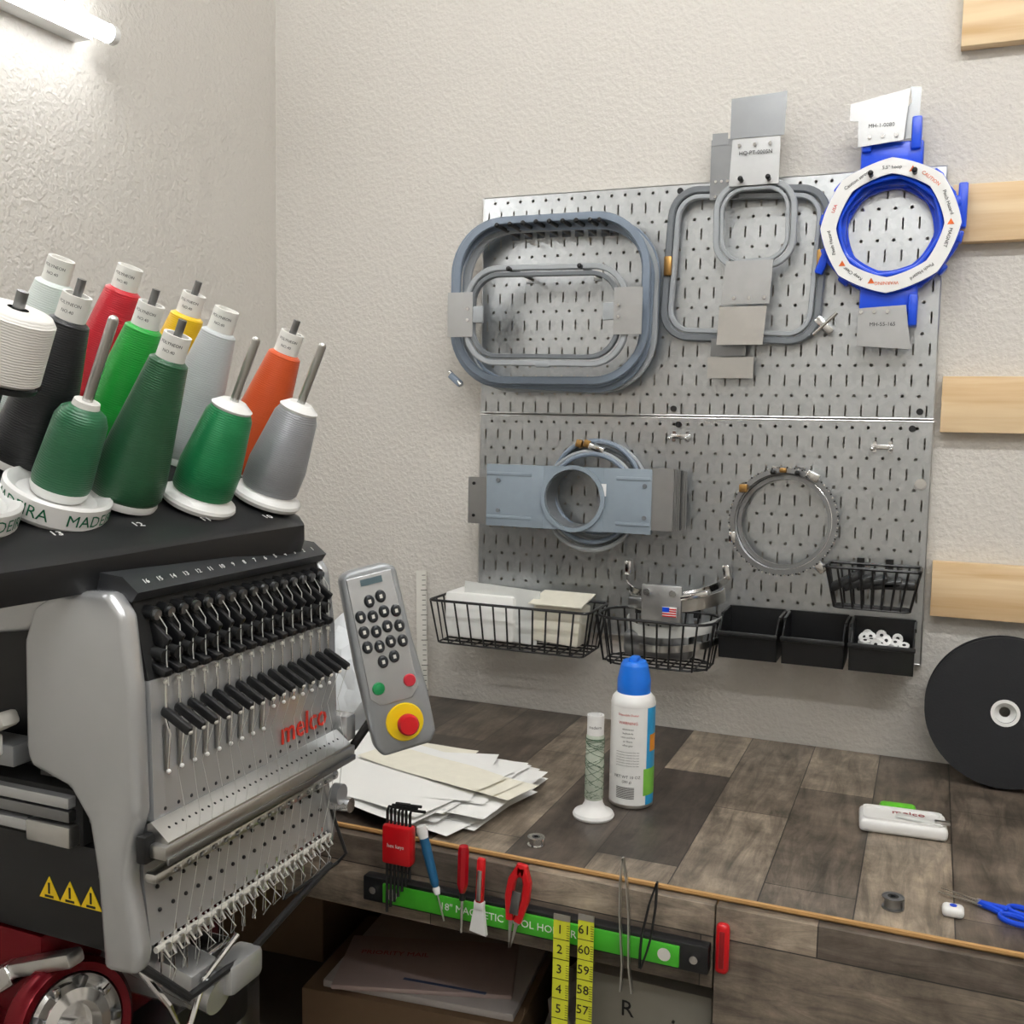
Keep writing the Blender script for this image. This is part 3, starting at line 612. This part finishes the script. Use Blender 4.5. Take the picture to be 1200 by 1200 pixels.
for z,mt in ((-.345,SILV),(-.357,DKSTEEL),(-.372,SILV)): b.bb(-.30,.146,Y0-.014,Y0+.01,S+z-.005,S+z+.005,mt,.001)
b.bb(.100,.150,Y0-.018,Y0,S-.383,S-.364,STEEL,.002);b.bb(-.3,.09,Y0-.02,Y0+.01,S-.32,S-.30,SILVD,.003);b.box((.066,Y0-.02,S-.285),(.05,.02,.014),OFFW,.004,rot(-25,'Y'));b.box((.064,Y0-.024,S-.30),(.03,.01,.02),WHT,.003)
for k in range(3):
    x=.110+.024*k;tri=lambda r,zc:[(x+r*cos(radians(q)),S+zc+r*sin(radians(q))) for q in (90,210,330)]
    b.prism(tri(.0135,-.434),XZ,Y0-.0030,Y0-.0022,YEL);b.bb(x-.001,x+.001,Y0-.0034,Y0-.003,S-.436,S-.426,INK);b.bb(x-.005,x+.005,Y0-.0034,Y0-.003,S-.4395,S-.4375,INK)
b.cyl((-.28,-1.08,S-.545),(.195,-1.08,S-.545),.030,SILV,seg=32);b.cyl((.19,-1.08,S-.545),(.205,-1.08,S-.545),.026,CHROME,seg=32);b.box((.13,-1.08,S-.516),(.16,.045,.006),CHROME,.002)
b.cyl((.12,-1.10,S-.525),(.230,-1.10,S-.545),.018,SILV,seg=24);b.box((.20,-1.11,S-.520),(.045,.04,.022),SILV,.006,rot(12,'Y'));b.box((.225,-1.07,S-.535),(.03,.05,.03),SILV,.006)
b.sweep([(.20,-1.17,S-.49),(.228,-1.165,S-.52),(.232,-1.15,S-.56),(.228,-1.12,S-.52),(.235,-1.08,S-.495)],.0030,CHROME)
MH=tr(.118,-1.175,S-.560)@rot(-12,'Z')@rot(74,'Y')
b.lathe([(.046,0),(.058,0),(.061,.006),(.059,.016),(.053,.022),(.046,.020),(.046,0)],REDM,MH,48);b.lathe([(.040,.012),(.044,.02),(.046,.012)],STEEL,MH,48)
b.lathe([(0,.004),(.043,.004),(.044,.010),(.036,.014),(.032,.022),(.022,.024),(.020,.012),(.008,.012),(.008,.028),(0,.028)],CHROME,MH,40)
for k in range(9): b.box(MH@Vector((.038*cos(k*.7),.038*sin(k*.7),.016)),(.012,.008,.010),CHROME if k%2 else DKSTEEL,.002,rot(k*37,'X'))
b.bb(-.30,.095,Y0+.0,Y1-.02,S-.62,S-.48,REDM,.01);b.box((.10,Y0-.005,S-.502),(.09,.02,.014),STEEL,.004,rot(-20,'Y'));b.box((.05,Y0-.008,S-.53),(.06,.02,.02),CHROME,.004,rot(-35,'Y'))
b.bb(-.40,.12,Y0-.02,Y1,S-.70,S-.63,BLK,.01);b.bb(-.46,-.02,-1.30,-.80,S-.68,S-.63,BLK,.01)
b.bb(-.46,-.28,Y0,Y1,S-.66,S-.16,BLK,.02)
for x in (-.42,.05):
    for y in (-1.26,-.84): b.bb(x-.02,x+.02,y-.02,y+.02,.02,S-.70,DKSTEEL,.003);b.cyl((x,y,0),(x,y,.02),.028,BLK)
b.bb(-.44,.07,-1.28,-.82,S-.715,S-.695,BLK,.003);b.bb(-.44,.07,-1.28,-.82,.22,.24,BLK,.003)
ctl=[(-1.40,.075,.135),(-1.30,.100,.150),(-1.22,.128,.168),(-1.16,.150,.180),(-1.09,.175,.192),(-1.02,.198,.204),(-.965,.212,.212),(-.935,.212,.212),(-.918,.200,.200),(-.908,.182,.182)]
vs=[];fs=[]
for y,xf,x1 in ctl:
    d=.215 if y<-.93 else (.19 if y<-.91 else .15);dz=-.012*(x1-xf)/.05
    pf=[(x1-.004,-.152+dz),(x1,-.140+dz),(x1,-.124+dz),(x1-.006,-.117+dz),(xf-.04,-.100),(xf-d,-.012),(xf-d-.006,-.018),(xf-d,-.05),(xf-.10,-.135)]
    vs+=[(x,y,S+z) for x,z in pf]
n=9
for i in range(len(ctl)-1):
    for k in range(n): l=(k+1)%n;fs.append([i*n+k,i*n+l,(i+1)*n+l,(i+1)*n+k])
fs.append(list(range(n)));fs.append([(len(ctl)-1)*n+k for k in range(n)][::-1])
b.add(vs,fs,BLK)
for y,x,z,t in ((-1.125,.165,-.1105,'12'),(-1.20,.148,-.1125,'13'),(-.985,.202,-.113,'10'),(-1.058,.185,-.1105,'11')): b.text(t,.012,tr(x,y,S+z+.0015)@rot(18,'Y')@rot(75,'Z'),WHT)
b.cyl((-.02,-1.1,S-.16),(-.02,-1.1,S-.05),.03,BLK)
machine=b.done('embroidery_machine')
# control keypad
b=B();PADM=mat('keypad_silver','#9b9fa2',.35,.4);KEY=mat('key_dark_grey','#2c2f33',.4)
b.prism([(-.030,.098),(-.020,.104),(.022,.104),(.032,.097),(.033,.02),(.037,-.04),(.036,-.09),(.028,-.101),(-.026,-.101),(-.033,-.09),(-.034,0)],XZ,-.010,.014,PADM,.005)
b.prism([(-.024,.096),(.026,.096),(.027,-.036),(.018,-.046),(-.018,-.046),(-.027,-.036)],XZ,-.0115,-.009,SILV,.001)
b.bb(-.010,.014,-.0125,-.0112,.085,.092,mat('lcd','#5b6f76',.2))
for r in range(5):
    for c in range(4):
        if (r,c) in ((0,0),(4,3),(4,0),(0,3)): continue
        px,pz=-.0178+.0130*c,.070-.0168*r-.0025*(c%2)
        b.lathe([(0,.0038),(.0040,.0036),(.0056,.002),(.0060,0)],KEY,tr(px,-.0112,pz)@rot(90,'X')@Matrix.Diagonal(Vector((1,1.2,1,1))),16)
        b.bb(px-.0015,px+.0015,-.0153,-.0149,pz-.002,pz+.002,OFFW)
for x,mt in ((-.016,mat('btn_green','#138a4c',.4)),(.019,mat('btn_red','#c32a3a',.4))): b.lathe([(0,.0035),(.006,.003),(.0072,0)],mt,tr(x,-.0112,-.027)@rot(90,'X'),20)
b.lathe([(.0,.002),(.020,.002),(.021,0)],YEL,tr(.004,-.0105,-.070)@rot(90,'X'),32);b.lathe([(0,.022),(.0095,.022),(.0115,.019),(.0115,.013),(.007,.010),(.007,0)],RED,tr(.004,-.0115,-.070)@rot(90,'X'),32)
kp=b.done('control_keypad',tr(.272,-.869,S-.274)@rot(42,'Z')@rot(-12,'Y')@rot(-6,'X'))
b=B();b.sweep([(.215,-.892,S-.40),(.235,-.875,S-.375),(.262,-.862,S-.33)],.005,BLK);b.box((.225,-.885,S-.35),(.03,.02,.03),SILV,.004);b.done('keypad_bracket').parent=machine

# ---------------------------------------------------------------- thread cones
CT=mat('cone_core','#eeede8',.5)
def cone(x,y,z,col,kind,metal=0,lean=24,rough=.36,rod=True):
    b=B();tm=thread_mat('thread_'+col.strip('#'),col,rough,metal);post=kind=='post'
    if kind=='king':
        b.lathe([(0,0),(.031,0),(.032,.004),(.031,.007)],WHT);b.lathe([(.031,.007),(.0335,.012),(.0331,.03),(.0175,.140),(.013,.143)],tm)
        b.lathe([(.013,.140),(.0125,.166),(.010,.166),(.010,.159),(.004,.159)],CT)
        if rod: b.cyl((0,0,.15),(0,0,.180),.0038,DKSTEEL)
        b.text('POLYNEON',.004,None,INK,wp(-65,.158,.0128));b.text('NO.40',.004,None,INK,wp(-65,.151,.0129))
    elif kind=='mini':
        b.lathe([(0,0),(.035,0),(.037,.004),(.036,.007),(.028,.012),(.027,.014)],WHT);b.lathe([(.027,.012),(.0295,.016),(.030,.04),(.0225,.095),(.019,.102)],tm)
        b.lathe([(.019,.101),(.020,.104),(.012,.110),(.0045,.110)],WHT);b.cyl((0,0,.10),(0,0,.172),.0042,STEEL);b.sph((0,0,.172),.0042,STEEL)
    else:
        b.lathe([(0,0),(.043,0),(.046,.004),(.046,.022),(.043,.024),(.036,.020),(.034,.016),(0,.016)],WHT,None,48);b.lathe([(0,.016),(.022,.017),(.0245,.022),(.0245,.03)],WHT)
        for a in (-88,8): b.text('MADEIRA',.0150,None,INKG,wp(a,.012,.0463))
        b.cyl((0,0,.02),(0,0,.180),.0045,STEEL);b.sph((0,0,.180),.0045,STEEL)
        if not post:
            b.lathe([(.0245,.026),(.0255,.032),(.0225,.088),(.019,.096),(.012,.101)],tm);b.lathe([(.012,.1),(.011,.106),(0,.106)],CT)
        else:
            b.cyl((0,0,.085),(0,0,.125),.007,BLK);b.lathe([(0,.118),(.03,.119),(.032,.124)],BLK)
            b.lathe([(.028,.124),(.031,.127),(.030,.175),(.026,.180),(.008,.181)],tm);b.cyl((0,0,.175),(0,0,.195),.0045,DKSTEEL)
    return b.done('thread_cone',tr(x,y,S+z)@rot(lean,'Y'))
cone(.172,-.948,-.098,'#9b9ea3','mini',.4,rough=.35)
cone(.150,-1.027,-.098,'#0a7a45','mini',.25,rough=.35)
cone(.118,-1.094,-.092,'#18502f','king')
cone(.099,-1.158,-.098,'#19603c','cup')
cone(.080,-1.238,-.097,'#f0eee9','post')
cone(.108,-.902,-.074,'#cc4f18','king')
cone(.077,-.972,-.056,'#bfc4c6','king',rod=False)
cone(.050,-1.050,-.058,'#0c9a30','king')
cone(.048,-1.140,-.060,'#101216','king')
cone(.006,-.935,-.034,'#ecc310','king')
cone(-.010,-1.012,-.016,'#c2182a','king',rod=False)
cone(-.036,-1.075,-.016,'#dde8e4','king',rod=False)

# ---------------------------------------------------------------- camera
yaw,pitch,roll=.3892,.0899,.0178
f=Vector((-sin(yaw)*cos(pitch),cos(yaw)*cos(pitch),-sin(pitch)));r=f.cross(Vector((0,0,1))).normalized();u=r.cross(f)
r2=r*cos(roll)+u*sin(roll);u2=-r*sin(roll)+u*cos(roll)
M=Matrix((( r2.x,u2.x,-f.x,.8147),(r2.y,u2.y,-f.y,-1.835),(r2.z,u2.z,-f.z,S-.0107),(0,0,0,1)))
cd=bpy.data.cameras.new('camera');cd.sensor_width=36;cd.lens=36;cd.clip_start=.05
co=bpy.data.objects.new('camera',cd);COL.objects.link(co);co.matrix_world=M;bpy.context.scene.camera=co
w=bpy.data.worlds.new('world');w.use_nodes=True;w.node_tree.nodes['Background'].inputs[0].default_value=(.8,.85,.9,1);w.node_tree.nodes['Background'].inputs[1].default_value=.3;bpy.context.scene.world=w
bpy.context.scene.view_settings.view_transform='Standard'
